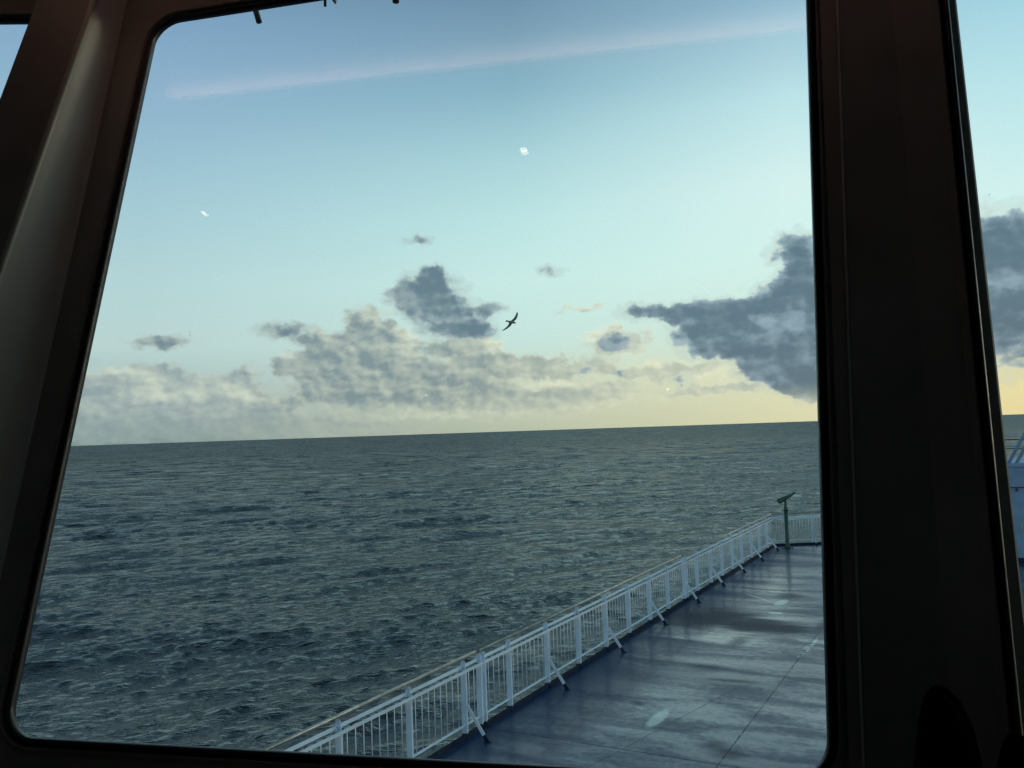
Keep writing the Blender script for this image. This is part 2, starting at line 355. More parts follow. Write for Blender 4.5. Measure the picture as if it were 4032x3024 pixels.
        fac = M.m('MINIMUM', M.m('MULTIPLY', fr.outputs[0], M.mr(dist, 70, 1500, .40, .25)), .30)
        gl = M.new('ShaderNodeBsdfGlossy'); gl.inputs[0].default_value = (.94, .98, .96, 1); M.put(gl.inputs['Roughness'], M.mr(dist, 80, 2500, .04, .20)); M.put(gl.inputs['Normal'], nn)
        di = M.new('ShaderNodeBsdfDiffuse'); di.inputs[0].default_value = (.003, .011, .013, 1)
        mx = M.new('ShaderNodeMixShader'); M.put(mx.inputs[0], fac); M.l.new(di.outputs[0], mx.inputs[1]); M.l.new(gl.outputs[0], mx.inputs[2])
        ou = [q_ for q_ in M.n if q_.type == 'OUTPUT_MATERIAL'][0]; M.l.new(mx.outputs[0], ou.inputs[0])
    me.materials.append(mat('sea_water', (.004,.014,.018), .1, .5, build=wm))
    o = bpy.data.objects.new('sea', me); COL.objects.link(o); tag(o, kind='structure')
make_sea()

# ------------------------------------------------------------------ deck and hull
RX = -6.80; CX = 2.2; CY0 = 31.35; DIR = Vector((.848, .530, 0)); MX = 2*CX - RX
BOW = Vector((CX, CY0 + (CX-RX)*DIR.y/DIR.x, 0))
def deck_mat(M, b):
    o = M.new('ShaderNodeNewGeometry').outputs['Position']; s = M.sep(o); X, Y = s[0], s[1]
    st = M.v('MULTIPLY', o, (.42, 1.5, 1))                     # brushed across the deck by the wind
    n1 = M.noise(st, 1.1, 5, .58, .6); n2 = M.noise(st, .35, 3, .5, .4); n3 = M.noise(o, 9, 4, .6)
    def ell(x, y, rx, ry, rot=0, edge=.25, jag=.7, sc_=2.6):
        q = M.v('SUBTRACT', o, (x, y, 0))
        mp = M.new('ShaderNodeMapping', vector_type='TEXTURE'); mp.inputs['Rotation'].default_value = (0, 0, R(rot)); mp.inputs['Scale'].default_value = (rx, ry, 1)
        M.put(mp.inputs[0], q); l = M.v('LENGTH', M.v('MULTIPLY', mp.outputs[0], (1, 1, 0)), out=1)
        l = M.m('ADD', l, M.m('MULTIPLY', M.m('SUBTRACT', M.noise(st, sc_, 4, .6), .5), jag*2))
        return M.mr(l, 1+edge, 1-edge)
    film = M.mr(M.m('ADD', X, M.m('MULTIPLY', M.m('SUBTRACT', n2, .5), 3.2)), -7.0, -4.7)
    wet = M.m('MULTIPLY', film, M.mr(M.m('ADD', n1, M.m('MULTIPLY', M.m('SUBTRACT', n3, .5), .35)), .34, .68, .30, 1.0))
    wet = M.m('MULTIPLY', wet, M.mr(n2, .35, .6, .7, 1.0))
    dark_patch = None
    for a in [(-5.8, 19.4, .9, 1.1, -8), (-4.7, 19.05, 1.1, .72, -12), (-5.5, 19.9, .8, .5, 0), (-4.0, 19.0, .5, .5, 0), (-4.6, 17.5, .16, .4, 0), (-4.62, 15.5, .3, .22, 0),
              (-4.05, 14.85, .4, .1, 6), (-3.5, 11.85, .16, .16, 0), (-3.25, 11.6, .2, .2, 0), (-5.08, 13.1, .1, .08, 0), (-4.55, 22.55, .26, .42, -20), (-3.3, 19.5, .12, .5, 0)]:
        e = M.m('MULTIPLY', ell(*a, edge=.6 if a[2] > .4 else .75), 1.0 if a[2] > .4 else .65); dark_patch = e if dark_patch is None else M.m('MAXIMUM', dark_patch, e)
    wet = M.m('MULTIPLY', wet, M.m('SUBTRACT', 1.0, M.m('MULTIPLY', dark_patch, .93)))
    # seams of the deck plating
    def seam(c, at, wd): return M.mr(M.m('ABSOLUTE', M.m('SUBTRACT', c, at)), wd, wd*.4)
    sm = M.m('MAXIMUM', seam(Y, 11.17, .017), M.m('MAXIMUM', seam(Y, 21.32, .03), M.m('MAXIMUM', M.m('MULTIPLY', seam(X, -3.26, .018), M.mr(n3, .35, .6)), M.m('MULTIPLY', seam(M.m('ADD', X, M.m('MULTIPLY', Y, -.22)), -7.05, .008), M.m('LESS_THAN', Y, 14.5)))))
    sm = M.m('MAXIMUM', sm, seam(Y, 31.5, .02))
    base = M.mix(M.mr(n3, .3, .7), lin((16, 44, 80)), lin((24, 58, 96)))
    base = M.mix(M.m('MULTIPLY', wet, .5), base, lin((44, 78, 104)))  # sky sheen of the water film partly put into the base colour
    base = M.mix(M.m('MULTIPLY', dark_patch, .85), base, lin((14, 25, 48)))  # darker, less glossy patches
    base = M.mix(M.m('MULTIPLY', sm, .8), base, lin((10, 15, 26)))
    # pale patches
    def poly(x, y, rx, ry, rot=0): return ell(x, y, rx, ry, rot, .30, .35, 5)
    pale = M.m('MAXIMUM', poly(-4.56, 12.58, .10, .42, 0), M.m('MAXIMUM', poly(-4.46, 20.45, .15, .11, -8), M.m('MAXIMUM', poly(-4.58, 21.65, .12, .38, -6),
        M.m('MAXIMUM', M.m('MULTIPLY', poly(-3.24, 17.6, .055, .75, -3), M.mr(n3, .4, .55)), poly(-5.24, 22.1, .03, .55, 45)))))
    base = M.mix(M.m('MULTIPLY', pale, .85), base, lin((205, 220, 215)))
    yel = ell(-5.28, 18.2, .05, .15, -20, .3, .5, 8); base = M.mix(yel, base, lin((150, 120, 40)))
    M.put(b.inputs['Base Color'], base)
    wet = M.m('MULTIPLY', wet, M.m('SUBTRACT', 1.0, M.m('MULTIPLY', sm, .8)))
    M.put(b.inputs['Roughness'], M.m('MULTIPLY_ADD', wet, -.30, .50))
    M.put(b.inputs['Specular IOR Level'], M.m('MULTIPLY_ADD', wet, .55, .12))
    b.inputs['Coat Roughness'].default_value = .12; b.inputs['Coat IOR'].default_value = 1.4
    M.put(b.inputs['Coat Weight'], M.m('MULTIPLY', wet, .62))
    bp = M.new('ShaderNodeBump'); bp.inputs['Distance'].default_value = .004; bp.inputs['Strength'].default_value = .5
    M.put(bp.inputs['Height'], M.m('SUBTRACT', M.m('MULTIPLY_ADD', n1, .6, M.m('MULTIPLY_ADD', M.noise(o, 55, 3, .6), .10, M.m('MULTIPLY', n3, .25))), M.m('MULTIPLY', sm, .5)))
    M.put(b.inputs['Normal'], bp.outputs[0])
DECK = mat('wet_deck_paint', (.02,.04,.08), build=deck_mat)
ed = .06
outl = [(RX-ed, -6), (RX-ed, CY0+.05), (BOW.x, BOW.y+ed+.05), (MX+ed, CY0+.05), (MX+ed, -6)]
def prism(outline, z0, z1):
    n = len(outline); m = MB(); m.add([(x, y, z0) for x, y in outline]+[(x, y, z1) for x, y in outline],
        [tuple(range(n)), tuple(range(n, 2*n))[::-1]] + [(i, (i+1) % n, n+(i+1) % n, n+i) for i in range(n)]); return m
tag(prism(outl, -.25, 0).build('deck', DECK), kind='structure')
hull_o = [(x+(.06 if x < CX else -.06 if x > CX else 0), y-.08) for x, y in outl]
tag(prism(hull_o, SEA-2, -.26).build('ship_hull', WHITE), 'white painted steel hull of the ship below the open deck', 'ship hull')

# ------------------------------------------------------------------ railings
PB = .010
def post_mb(p, along):
    """flat bar post across the rail; p on the rail line, along = unit rail direction"""
    p = Vector(p); n = Vector((along.y, -along.x, 0))      # inboard
    def P(i, z, a): return p + n*i + Vector((0, 0, z)) + along*a
    prof = [(-.045,.072),(.045,.072),(.045,1.02),(.036,1.05),(.036,1.085),(.016,1.105),(-.036,1.105),(-.045,1.02)]
    m = MB(); k = len(prof)
    vs = [P(i, z, -PB/2) for i, z in prof] + [P(i, z, PB/2) for i, z in prof]
    m.add(vs, [tuple(range(k)), tuple(range(k, 2*k))[::-1]] + [(i, (i+1) % k, k+(i+1) % k, k+i) for i in range(k)])
    # stiffening flange along the inboard edge
    m.hexa([P(.040,.09,PB/2), P(.046,.09,PB/2), P(.046,.09,.024), P(.040,.09,.024), P(.040,.94,PB/2), P(.046,.94,PB/2), P(.046,.94,.024), P(.040,.94,.024)])
    return m
def foot_mb(p, along):
    p = Vector(p); n = Vector((along.y, -along.x, 0)); m = MB()
    m.hexa([p+n*i+along*a+Vector((0,0,z)) for z in (0, .072) for i, a in ((-.047,-.009),(.047,-.009),(.047,.009),(-.047,.009))])
    m.hexa([p+n*i+along*a+Vector((0,0,z)) for z in (0, .012) for i, a in ((-.06,-.035),(.075,-.035),(.075,.035),(-.06,.035))])
    return m
def rail_section(label, start, end, posts, braced, balu, hand_end=0, bend=None):
    s, e = Vector(start), Vector(end); al = (e-s).normalized(); n = Vector((al.y, -al.x, 0)); L = (e-s).length
    mid = (s+e)/2
    T = thing('deck_railing', label, 'railing', (mid.x, mid.y, 0), 'white railing sections round the deck edge')
    Z = lambda z: Vector((0, 0, z))
    MB().tube([s-al*.0+n*-.045+Z(1.125), e+n*-.045+Z(1.125)], .024, 16).build('handrail', STEEL, T, True)
    # double upper channel: outer bar, inner bar, bottom plate between
    MB().bar(s+n*-.024+Z(1.012), e+n*-.024+Z(1.012), (0,0,1), .045, .008).build('upper_rail', WHITE, T)
    MB().bar(s+n*.058+Z(.965), e+n*.058+Z(.965), (0,0,1), .044, .008).build('upper_rail', WHITE, T)
    m = MB(); m.bar(s+n*.014+Z(.955), e+n*.014+Z(.955), n, .075, .006)
    c = m.build('cable_tray', WHITE, T)
    k = MB(); q = .05; row = []
    while q < L-.1:
        row += [(q, .9605), (q+.03, .9605), (q+.03, .974), (q+.06, .974), (q+.06, .9605)]; q += .16
    k.strips([[s+al*a+n*-.010+Z(z) for a, z in row], [s+al*a+n*.032+Z(z) for a, z in row]]); k.build('cable', DARKM, c)
    MB().bar(s+n*.012+Z(.9515), e+n*.012+Z(.9515), n, .008, .003).build('light_strip', WARM, T)
    MB().bar(s+n*.0+Z(.185), e+n*.0+Z(.185), n, .040, .012).build('bottom_rail', WHITE, T)
    MB().bar(s+n*.03+Z(.043), e+n*.03+Z(.043), (0,0,1), .084, .010).build('toe_board', NAVYP, T)
    for t in posts:
        p = s+al*t; po = post_mb(p, al).build('post', WHITE, T); foot_mb(p, al).build('painted_foot', NAVYP, po)
    for t in braced:
        p = s+al*(t+.012)
        a, b = p+n*.04+Z(.47), p+n*.31+Z(.085)
        br = MB().bar(a, b, n.cross(al).cross((b-a).normalized()).cross(Vector((0,0,0))) if False else (b-a).normalized().cross(al), .055, .009).build('brace', WHITE, T)
        c2 = p+n*.37+Z(0)
        f = MB().bar(b, c2, (c2-b).normalized().cross(al), .057, .011); f.hexa([c2+n*i+al*j+Z(z) for z in (0,.01) for i, j in ((-.05,-.03),(.05,-.03),(.05,.03),(-.05,.03))])
        f.build('brace_foot', NAVYP, br)
    proto = None
    for t in balu:
        p = s+al*t
        if proto is None:
            proto = MB().tube([p+n*.0+Z(.186), p+n*.0+Z(.955)], .0060, 8).build('baluster', WHITE, T, True); t0 = t
        else:
            c = proto.copy(); COL.objects.link(c); c.parent = T; c.matrix_parent_inverse = proto.matrix_parent_inverse.copy(); c.location = al*(t-t0)
    return T
def balusters(posts, per):
    out = []
    for a, b, n in zip(posts[:-1], posts[1:], per):
        out += [a + (b-a)*(i+1)/(n+1) for i in range(n)]
    return out
# near section, up to the black clamp
ys = [3.80, 5.18, 6.55, 7.92, 9.31, 10.66, 11.09]
rail_section('nearest section of the white deck railing, running under the window frame to the black clamp', (RX, 3.75, 0), (RX, 11.12, 0),
    [y-3.75 for y in ys], [6.55-3.75+.0, 9.31-3.75-1.37+.0, 10.66-3.75][2:], [y-3.75 for y in balusters(ys, [8,8,8,8,8,2])])
ys = [11.21, 12.0, 13.33, 14.63, 15.93, 17.19, 18.48, 19.75, 21.02]
rail_section('long middle section of the white deck railing between the two doubled posts', (RX, 11.16, 0), (RX, 21.05, 0),
    [y-11.16 for y in ys], [y-11.16 for y in (13.33, 15.93, 18.48, 21.02)], [y-11.16 for y in balusters(ys, [4,8,8,8,8,8,8,8])])
ys = [21.20, 22.13, 23.38, 24.53, 25.69, 26.83, 28.06, 29.20, 30.37, 31.25]
rail_section('far straight section of the white deck railing ending at the corner by the viewer', (RX, 21.15, 0), (RX, CY0-.02, 0),
    [y-21.15 for y in ys[:-1]], [y-21.15 for y in (23.38, 25.69, 28.06, 30.37)], [y-21.15 for y in balusters(ys, [5,8,8,8,8,8,8,8,5])])
L = (BOW-Vector((RX, CY0, 0))).length
ts = [.02, .42, 1.40, 1.82, 2.9, 4.0, 5.1, 6.2, 7.3, 8.4, 9.5, L-.05]
rail_section('angled end section of the white deck railing behind the green viewer', (RX+.01, CY0+.03, 0), BOW, ts[1:], [1.40, 4.0, 6.2, 8.4], balusters(ts, [3,8,3,8,8,8,8,8,8,8,8]))
rail_section('white deck railing beyond the mast house on the far side of the bow', (BOW.x+.06, BOW.y-.02, 0), (MX, CY0, 0), ts[1:], [1.40, 4.0, 6.2, 8.4], [])
c = MB().tube([(RX-.045+.0, 11.10, 1.125), (RX-.045, 11.165, 1.125)], .029, 14); c.box(RX-.06, RX-.03, 11.12, 11.145, 1.06, 1.11)
tag(c.build('pipe_clamp', BLACK), 'black clamp joining the steel handrail above the first doubled post', 'clamp')
c = MB().tube([(RX-.045, 21.07, 1.125), (RX-.045, 21.13, 1.125)], .028, 14); c.box(RX-.055, RX-.035, 21.09, 21.11, 1.06, 1.11)
tag(c.build('pipe_clamp', BLACK), 'small dark clamp on the handrail above the farther doubled post', 'clamp')

# ------------------------------------------------------------------ tower viewer at the corner
TV = Vector((-6.24, 31.0, 0))
T = thing('tower_viewer', 'dark green coin viewer on a pillar at the corner of the deck railing', 'tower viewer', TV)
m = MB(); m.tube([TV, TV+Vector((0,0,.018))], .20, 24)
for k in range(6):
    a = k*math.pi/3; q = TV+Vector((math.cos(a)*.16, math.sin(a)*.16, .018)); m.tube([q, q+Vector((0,0,.018))], .014, 8)
m.build('base_plate', GREEN, T)
MB().tube([TV+Vector((0,0,z)) for z in (.018, .06, .1, 1.30)], [.095, .085, .072, .066], 20).build('column', GREEN, T, True)
MB().tube([TV+Vector((0,0,z)) for z in (1.30, 1.325)], .125, 20).build('collar', GREEN, T)
MB().tube([TV+Vector((0,0,z)) for z in (1.325, 1.36, 1.48, 1.60, 1.66)], [.075, .070, .052, .036, .034], 18).build('neck', GREEN, T, True)
# barrel: tilted, pointing down to port and ahead
cdir = Vector((-.877, -.48, 0)).normalized()       # towards the lower front end
bd = (cdir*.90 + Vector((0,0,-.42))).normalized(); cc = TV+Vector((0,0,1.74)); side = bd.cross(Vector((0,0,1))).normalized(); un = side.cross(bd)
prof = [(-.30,.030),(-.25,.036),(-.22,.052),(-.08,.062),(.10,.078),(.24,.088),(.27,.084)]
def shell(prof, wd):
    rows = []
    for t, r_ in prof:
        rows.append([cc + bd*t + side*(wd*r_*math.copysign(abs(math.cos(a))**.7, math.cos(a))) + un*(r_*math.copysign(abs(math.sin(a))**.7, math.sin(a))) for a in [k*2*math.pi/20 for k in range(20)]])
    m = MB(); m.strips(rows, True); m.add(rows[0], [tuple(range(20))]); m.add(rows[-1], [tuple(range(20))[::-1]]); return m
shell(prof, 1.35).build('viewer_body', GREEN, T, True)
for sg in (-1, 1):
    a = cc - bd*.30 + side*.034*sg + un*.01
    MB().tube([a, a-bd*.045, a-bd*.085], [.020, .024, .030], 12).build('eyepiece', BLACK, T, True)
MB().tube([cc-side*.13, cc+side*.13], .024, 12).build('tilt_pivot', GREEN, T, True)
MB().tube([cc-un*.03-bd*.1, cc-un*.10-bd*.13, cc-un*.13-bd*.13], [.010, .012, .018], 10).build('handle', BLACK, T, True)

# ------------------------------------------------------------------ mast house ahead
hx0, hx1, hy0, hy1 = .05, 4.35, 29.6, 33.4
T = thing('mast_house', 'white steel mast house, blue shade put into its paint, beyond the right window edge, with pipe legs on its roof', 'mast house', (CX, 31.5, 0))
prism([(hx0, hy0), (hx1, hy0), (hx1, hy1), (hx0, hy1)], .16, 2.84).build('house_wall', SHADEP, T)
prism([(hx0-.015, hy0-.015), (hx1+.015, hy0-.015), (hx1+.015, hy1+.015), (hx0-.015, hy1+.015)], 0, .16).build('painted_base', NAVYP, T)
prism([(hx0-.06, hy0-.06), (hx1+.06, hy0-.06), (hx1+.06, hy1+.06), (hx0-.06, hy1+.06)], 2.84, 2.95).build('roof', SHADEP, T)
m = MB().box(hx0, hx1, hy0-.03, hy0-.004, 2.215, 2.245)
k = .12
while k < 4.2:
    m.box(hx0+k, hx0+k+.05, hy0-.06, hy0-.004, 2.13, 2.215); m.tube([(hx0+k+.025, hy0-.07, 2.16), (hx0+k+.025, hy0-.05, 2.12)], .02, 8); k += .27
m.build('hook_rail', DARKM, T)
MB().box(.77, .83, hy0-.05, hy0-.004, .98, 1.16).build('switch_box', STEEL, T)
for x in (1.3, 2.4):
    d_ = MB().box(x, x+.7, hy0-.03, hy0-.004, .22, 2.0).build('door', SHADEP, T)
    MB().box(x+.6, x+.63, hy0-.08, hy0-.03, 1.0, 1.12).build('door_handle', DARKM, d_)
for x0, x1 in ((.58, 1.12), (.78, 1.36)):
    MB().tube([(x0, 29.75, 2.95), (x1+.62, 30.6, 5.1)], .045, 12).build('mast_leg', SHADEP, T, True)
MB().tube([(4.0, 29.75, 2.95), (2.7, 30.6, 5.1)], .045, 12).build('mast_leg', SHADEP, T, True)
MB().tube([(CX, 31.2, 2.95), (CX, 31.2, 9.5)], [.20, .12], 20).build('mast_pole', WHITE, T, True)
m = MB(); m.tube([(hx0, hy1-.1, 3.55), (hx1, hy1-.1, 3.55)], .02, 8); m.tube([(hx0, hy1-.1, 3.25), (hx1, hy1-.1, 3.25)], .016, 8)
for x in (hx0+.05, 1.4, 2.8, hx1-.05): m.tube([(x, hy1-.1, 2.95), (x, hy1-.1, 3.55)], .02, 8)
m.build('roof_rail', DARKM, T)

# ------------------------------------------------------------------ lounge: window plane frame
P0 = Vector((-0.6713, 1.2262, 4.4764))
LEAN = R(13.5)
def plane(azd):
    a = R(azd); hn = Vector((math.sin(a), math.cos(a), 0)); u = Vector((math.cos(a), -math.sin(a), 0))
    v = hn*math.sin(LEAN) + Vector((0,0,1))*math.cos(LEAN); return u, v, u.cross(v)
uA, vA, wA = plane(-15.9)
def A(u, v, w_=0): return P0 + uA*u + vA*v + wA*w_
SH = .05                                            # slight lean of the jambs in the plane of the wall
def rounded(u0, u1, v0, v1, r, n=8, off=0):
    pts = []
    u0 -= off; u1 += off; v0 -= off; v1 += off; r += off
    for cu, cv, a0 in ((u1-r, v1-r, 0), (u0+r, v1-r, 90), (u0+r, v0+r, 180), (u1-r, v0+r, 270)):
        for k in range(n+1):
            a = R(a0+90*k/n); pts.append((cu+r*math.cos(a), cv+r*math.sin(a)))
    return pts
def window(P3, u0, u1, v0, v1, r, sh, bound, label, wall_label, wall=True, wallmat=None):
    def loop(off, w_): return [P3(u+sh*v, v, w_) for u, v in rounded(u0, u1, v0, v1, r, off=off)]
    T = thing('ship_window', label, 'window', P3((u0+u1)/2, v0, 0), 'slanted lounge windows')
    m = MB(); m.strips([loop(.05, -.016), loop(0.0, -.012), loop(0.0, -.002), loop(.002, .002), loop(.006, .004), loop(.008, .0), loop(.0095, -.006), loop(.014, -.006)], True)
    m.build('gasket', BLACK, T, True)
    m = MB(); m.strips([loop(.014, -.008), loop(.0145, .004), loop(.0160, .0065), loop(.0175, .004), loop(.019, .0), loop(.026, -.001), loop(.026, -.02)], True)
    m.build('window_frame', CABIN, T, True)
    a, b = loop(.001, -.0105), loop(.001, -.0035); n = len(a)
    g = MB(); g.add(a+b, [tuple(range(n)), tuple(range(n, 2*n))[::-1]]+[(i, (i+1) % n, n+(i+1) % n, n+i) for i in range(n)])
    g.build('glass_pane', GLASS, T)
    if wall:
        inner = rounded(u0, u1, v0, v1, r, off=.026); bu0, bu1, bv0, bv1 = bound
        outer = []
        for u, v in inner:
            cu, cv = (u0+u1)/2, (v0+v1)/2; du, dv = u-cu, v-cv
            t = min(((bu1 if du > 0 else bu0)-cu)/du if abs(du) > 1e-6 else 1e9, ((bv1 if dv > 0 else bv0)-cv)/dv if abs(dv) > 1e-6 else 1e9)
            outer.append((cu+du*t, cv+dv*t))
        # add the four corners by snapping the nearest outer point
        for C_ in ((bu0,bv0),(bu0,bv1),(bu1,bv0),(bu1,bv1)):
            i = min(range(len(outer)), key=lambda k: (outer[k][0]-C_[0])**2+(outer[k][1]-C_[1])**2); outer[i] = C_
        m = MB(); ro = lambda L_, w_: [P3(u+sh*v, v, w_) for u, v in L_]
        m.strips([ro(inner, -.002), ro(outer, -.002)], True); fl = rounded(u0, u1, v0, v1, r, off=.085); m.strips([ro(fl, -.06), ro(inner, -.003)], True); m.strips([ro(fl, -.06), ro(outer, -.061)], True)
        tag(m.build('cabin_wall', wallmat or CABIN), wall_label, 'wall')
    return T
VB0, VB1 = -1.30, 1.02
window(A, -.828, .473, -.572, .831, .052, SH, (-1.04, .66, VB0, VB1),
       'big centre window with rounded corners, looking out on the sea and the port railing', 'dark wall panel framing the big centre window')
# facet to the right (facing dead ahead) and to the left
PB_ = Vector((-0.1249, 1.3753, 4.4504)); uB, vB, wB = plane(0)
def Bf(u, v, w_=0): return PB_ + uB*u + vB*v + wB*w_
window(Bf, .132, 1.45, -.56, .86, .075, -.030, (-.02, 1.75, VB0, 1.05),
       'right-hand window, only a narrow strip showing beside the dark pillar', 'dark wall panel around the right-hand window')
uC, vC, wC = plane(-31.8); PC_ = A(-1.02, 0)
def Cf(u, v, w_=0): return PC_ + uC*u + vC*v + wC*w_
window(Cf, -1.45, -.06, -.58, .878, .02, .10, (-1.75, .01, VB0, 1.02),
       'left-hand window, only a small corner of sky showing at the top left', 'dark wall panel around the left-hand window')

# left column cover: front face, pale ridge, grey flank with a hollow fillet into the wall
def colrow(v):
    ur = -.9935 + .163*v                     # ridge line at w = .10
    ul = -1.1475 + .174*v
    ue = -.908 + .045*v                      # where the fillet meets the wall
    pts = [(ul-.02, .0), (ul, .085), (ul+.004, .098), (ul+.010, .1), (ur-.012, .1), (ur-.007, .0985), (ur-.001, .0955), (ur+.001, .0935)]
    n = 12
    u0_, w0_ = ur+.001, .0935
    u1_, w1_ = ue, -.001
    um, wm_ = u0_ + (u1_-u0_)*.80, w0_ + (w1_-w0_)*.88      # nearly flat flank, then a tight hollow into the wall
    for k in range(1, 5): pts.append((u0_+(um-u0_)*k/4, w0_+(wm_-w0_)*k/4))
    cu, cw = u0_ + (u1_-u0_)*.90, w1_
    for k in range(1, n+1):
        t = k/n; pts.append(((1-t)**2*um+2*t*(1-t)*cu+t*t*u1_, (1-t)**2*wm_+2*t*(1-t)*cw+t*t*w1_))
    return pts
T = thing('window_column', 'grey curved column cover with a pale ridge between the left and centre windows', 'column', A(-1.0, -.7, .05), 'columns between the lounge windows')
rows = [[A(u, v, w_) for u, w_ in colrow(v)] for v in np.linspace(VB0, VB1-.02, 12)]
k = 6
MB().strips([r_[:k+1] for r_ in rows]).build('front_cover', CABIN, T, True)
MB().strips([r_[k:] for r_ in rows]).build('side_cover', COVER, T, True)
# pale edge trim bead
MB().strips([[A(u+du, v, w_+dw) for du, dw in ((-.012,.0010),(-.010,.0028),(-.002,.0026),(.0035,.0010),(.0045,-.004),(.0035,-.008))] for v in np.linspace(VB0, VB1-.02, 12) for u, w_ in (colrow(v)[6],)]).build('edge_trim', TRIM, T, True)

# right pillar cover
T = thing('window_column', 'wide nearly black column cover with thin bright edges between the centre and right windows', 'column', A(.6, -.7, .05), 'columns between the lounge windows')
def rowR(v):
    ua = .5180 + .0545*v; ub = .6805 + .034*v
    return ua, ub
def cover_rows(fn): return [[A(u, v, w_) for u, w_ in fn(v)] for v in np.linspace(VB0, VB1-.02, 10)]
th = .012
MB().strips(cover_rows(lambda v: [(rowR(v)[0], .0), (rowR(v)[0], th-.003), (rowR(v)[0]+.0008, th-.001), (rowR(v)[0]+.003, th), (rowR(v)[1]-.003, th), (rowR(v)[1]-.0008, th-.001), (rowR(v)[1], th-.003), (rowR(v)[1], .0)])).build('cover_panel', CABIN, T, False)
for s_ in (0, 1):
    MB().strips(cover_rows(lambda v: [(rowR(v)[s_]-.0016, th-.006), (rowR(v)[s_]-.0016, th+.0012), (rowR(v)[s_]+.0002, th+.0024), (rowR(v)[s_]+.0010, th+.0024), (rowR(v)[s_]+.0012, th-.006)])).build('edge_glint', TRIM, T, False)  # added pale bead: the light caught on the edge put into its colour
# flank plates on either side, with their joints
def jn(v): return .6958 + .030*v
def en(v): return .7186 + .030*v
MB().strips(cover_rows(lambda v: [(rowR(v)[1]+.0012, -.03), (rowR(v)[1]+.0012, .005), (jn(v), .005), (jn(v)+.0005, .001), (jn(v)+.0025, .001), (jn(v)+.003, .005), (en(v)-.003, .005), (en(v), .002), (en(v)+.001, -.04)])).build('side_plate', CABIN, T, False)
MB().strips(cover_rows(lambda v: [(.4965+.045*v, -.001), (.4968+.045*v, .004), (rowR(v)[0]-.0016, .004), (rowR(v)[0]-.0016, -.001)])).build('side_plate', CABIN, T, False)

# ------------------------------------------------------------------ lounge shell
FZ, CZ = 3.20, 5.45
hA = Vector((uA.x, uA.y, 0))
yb = -5.0
# window wall foot line / head line corners in plan
def planpt(Pf, u, v, w_=0): q = Pf(u, v, w_); return q
tag(prism([(-4.6, yb), (3.4, yb), (3.4, 1.45), (-.1, 1.45), (-1.7, 1.05), (-3.1, .35), (-4.6, -1.2)], FZ-.15, FZ).build('floor', FLOORM), kind='structure')
# ceiling: lower panel with its edge parallel to the window, recess beyond it
e0, e1 = Vector((-1.5916, .8072)), Vector((-.0778, 1.2004)); dd = (e1-e0).normalized()
eL, eR = e0-dd*2.3, e1+dd*2.9
tag(prism([(-4.8, yb-.1), (3.5, yb-.1), (3.5, eR.y), (eR.x, eR.y), (eL.x, eL.y), (-4.8, eL.y)], CZ, CZ+.03).build('ceiling', CEIL), kind='structure')
nrm = Vector((-dd.y, dd.x))
def P2(t, off): q = e0 + dd*t + nrm*off; return (q.x, q.y)
top = [P2(-2.3, -.15), P2(4.4, -.15), P2(4.4, .44), P2(-2.3, .44)]
T = thing('light_cove', 'warm lit ceiling recess along the top of the slanted windows', 'light cove', (*P2(.8, 0), CZ))
prism(top, CZ+.075, CZ+.095).build('recess_panel', RECESS, T)
prism([P2(-.06, -.032), P2(1.60, -.032), P2(1.60, -.012), P2(-.06, -.012)], CZ+.031, CZ+.040).build('strip_housing', DARKM, T)
MB().add([(*P2(a, b_), CZ+.0405) for a, b_ in ((-.06, -.030), (1.60, -.030), (1.60, -.014), (-.06, -.014))], [(0, 1, 2, 3)]).build('light_strip', COVE, T)
# outer lounge walls
def box_thing(name, m_, label, cat, *b): return tag(MB().box(*b).build(name, m_), label, cat)
box_thing('cabin_wall', LOUNGE, 'pale rear wall of the lounge behind the viewer', 'wall', -4.8, 3.5, yb-.1, yb, FZ, CZ)
box_thing('cabin_wall', LOUNGE, 'pale starboard partition wall of the lounge', 'wall', 3.4, 3.5, yb, 1.95, FZ, CZ+.1)
box_thing('cabin_wall', LOUNGE, 'pale port side wall of the lounge', 'wall', -4.8, -4.7, yb, -.2, FZ, CZ+.1)
# plain end facets that close the curve of the window wall
m = MB(); q = [Cf(-1.75, VB0, 0), Cf(-1.75, VB1, 0)]; r_ = [Vector((-4.75, -.3, q[0].z)), Vector((-4.75, -.3, q[1].z))]
m.hexa([q[0], r_[0], r_[0]+Vector((-.05,.06,0)), q[0]+Vector((-.05,.06,0)), q[1], r_[1], r_[1]+Vector((-.05,.06,0)), q[1]+Vector((-.05,.06,0))])
tag(m.build('cabin_wall', CABIN), 'dark end panel of the window wall on the port side', 'wall')
m = MB(); q = [Bf(1.75, VB0, 0), Bf(1.75, 1.05, 0)]; r_ = [Vector((3.45, 1.3, q[0].z)), Vector((3.45, 1.6, q[1].z))]
m.hexa([q[0], r_[0], r_[0]+Vector((0,.06,0)), q[0]+Vector((0,.06,0)), q[1], r_[1], r_[1]+Vector((0,.06,0)), q[1]+Vector((0,.06,0))])
tag(m.build('cabin_wall', CABIN), 'dark end panel of the window wall on the starboard side', 'wall')
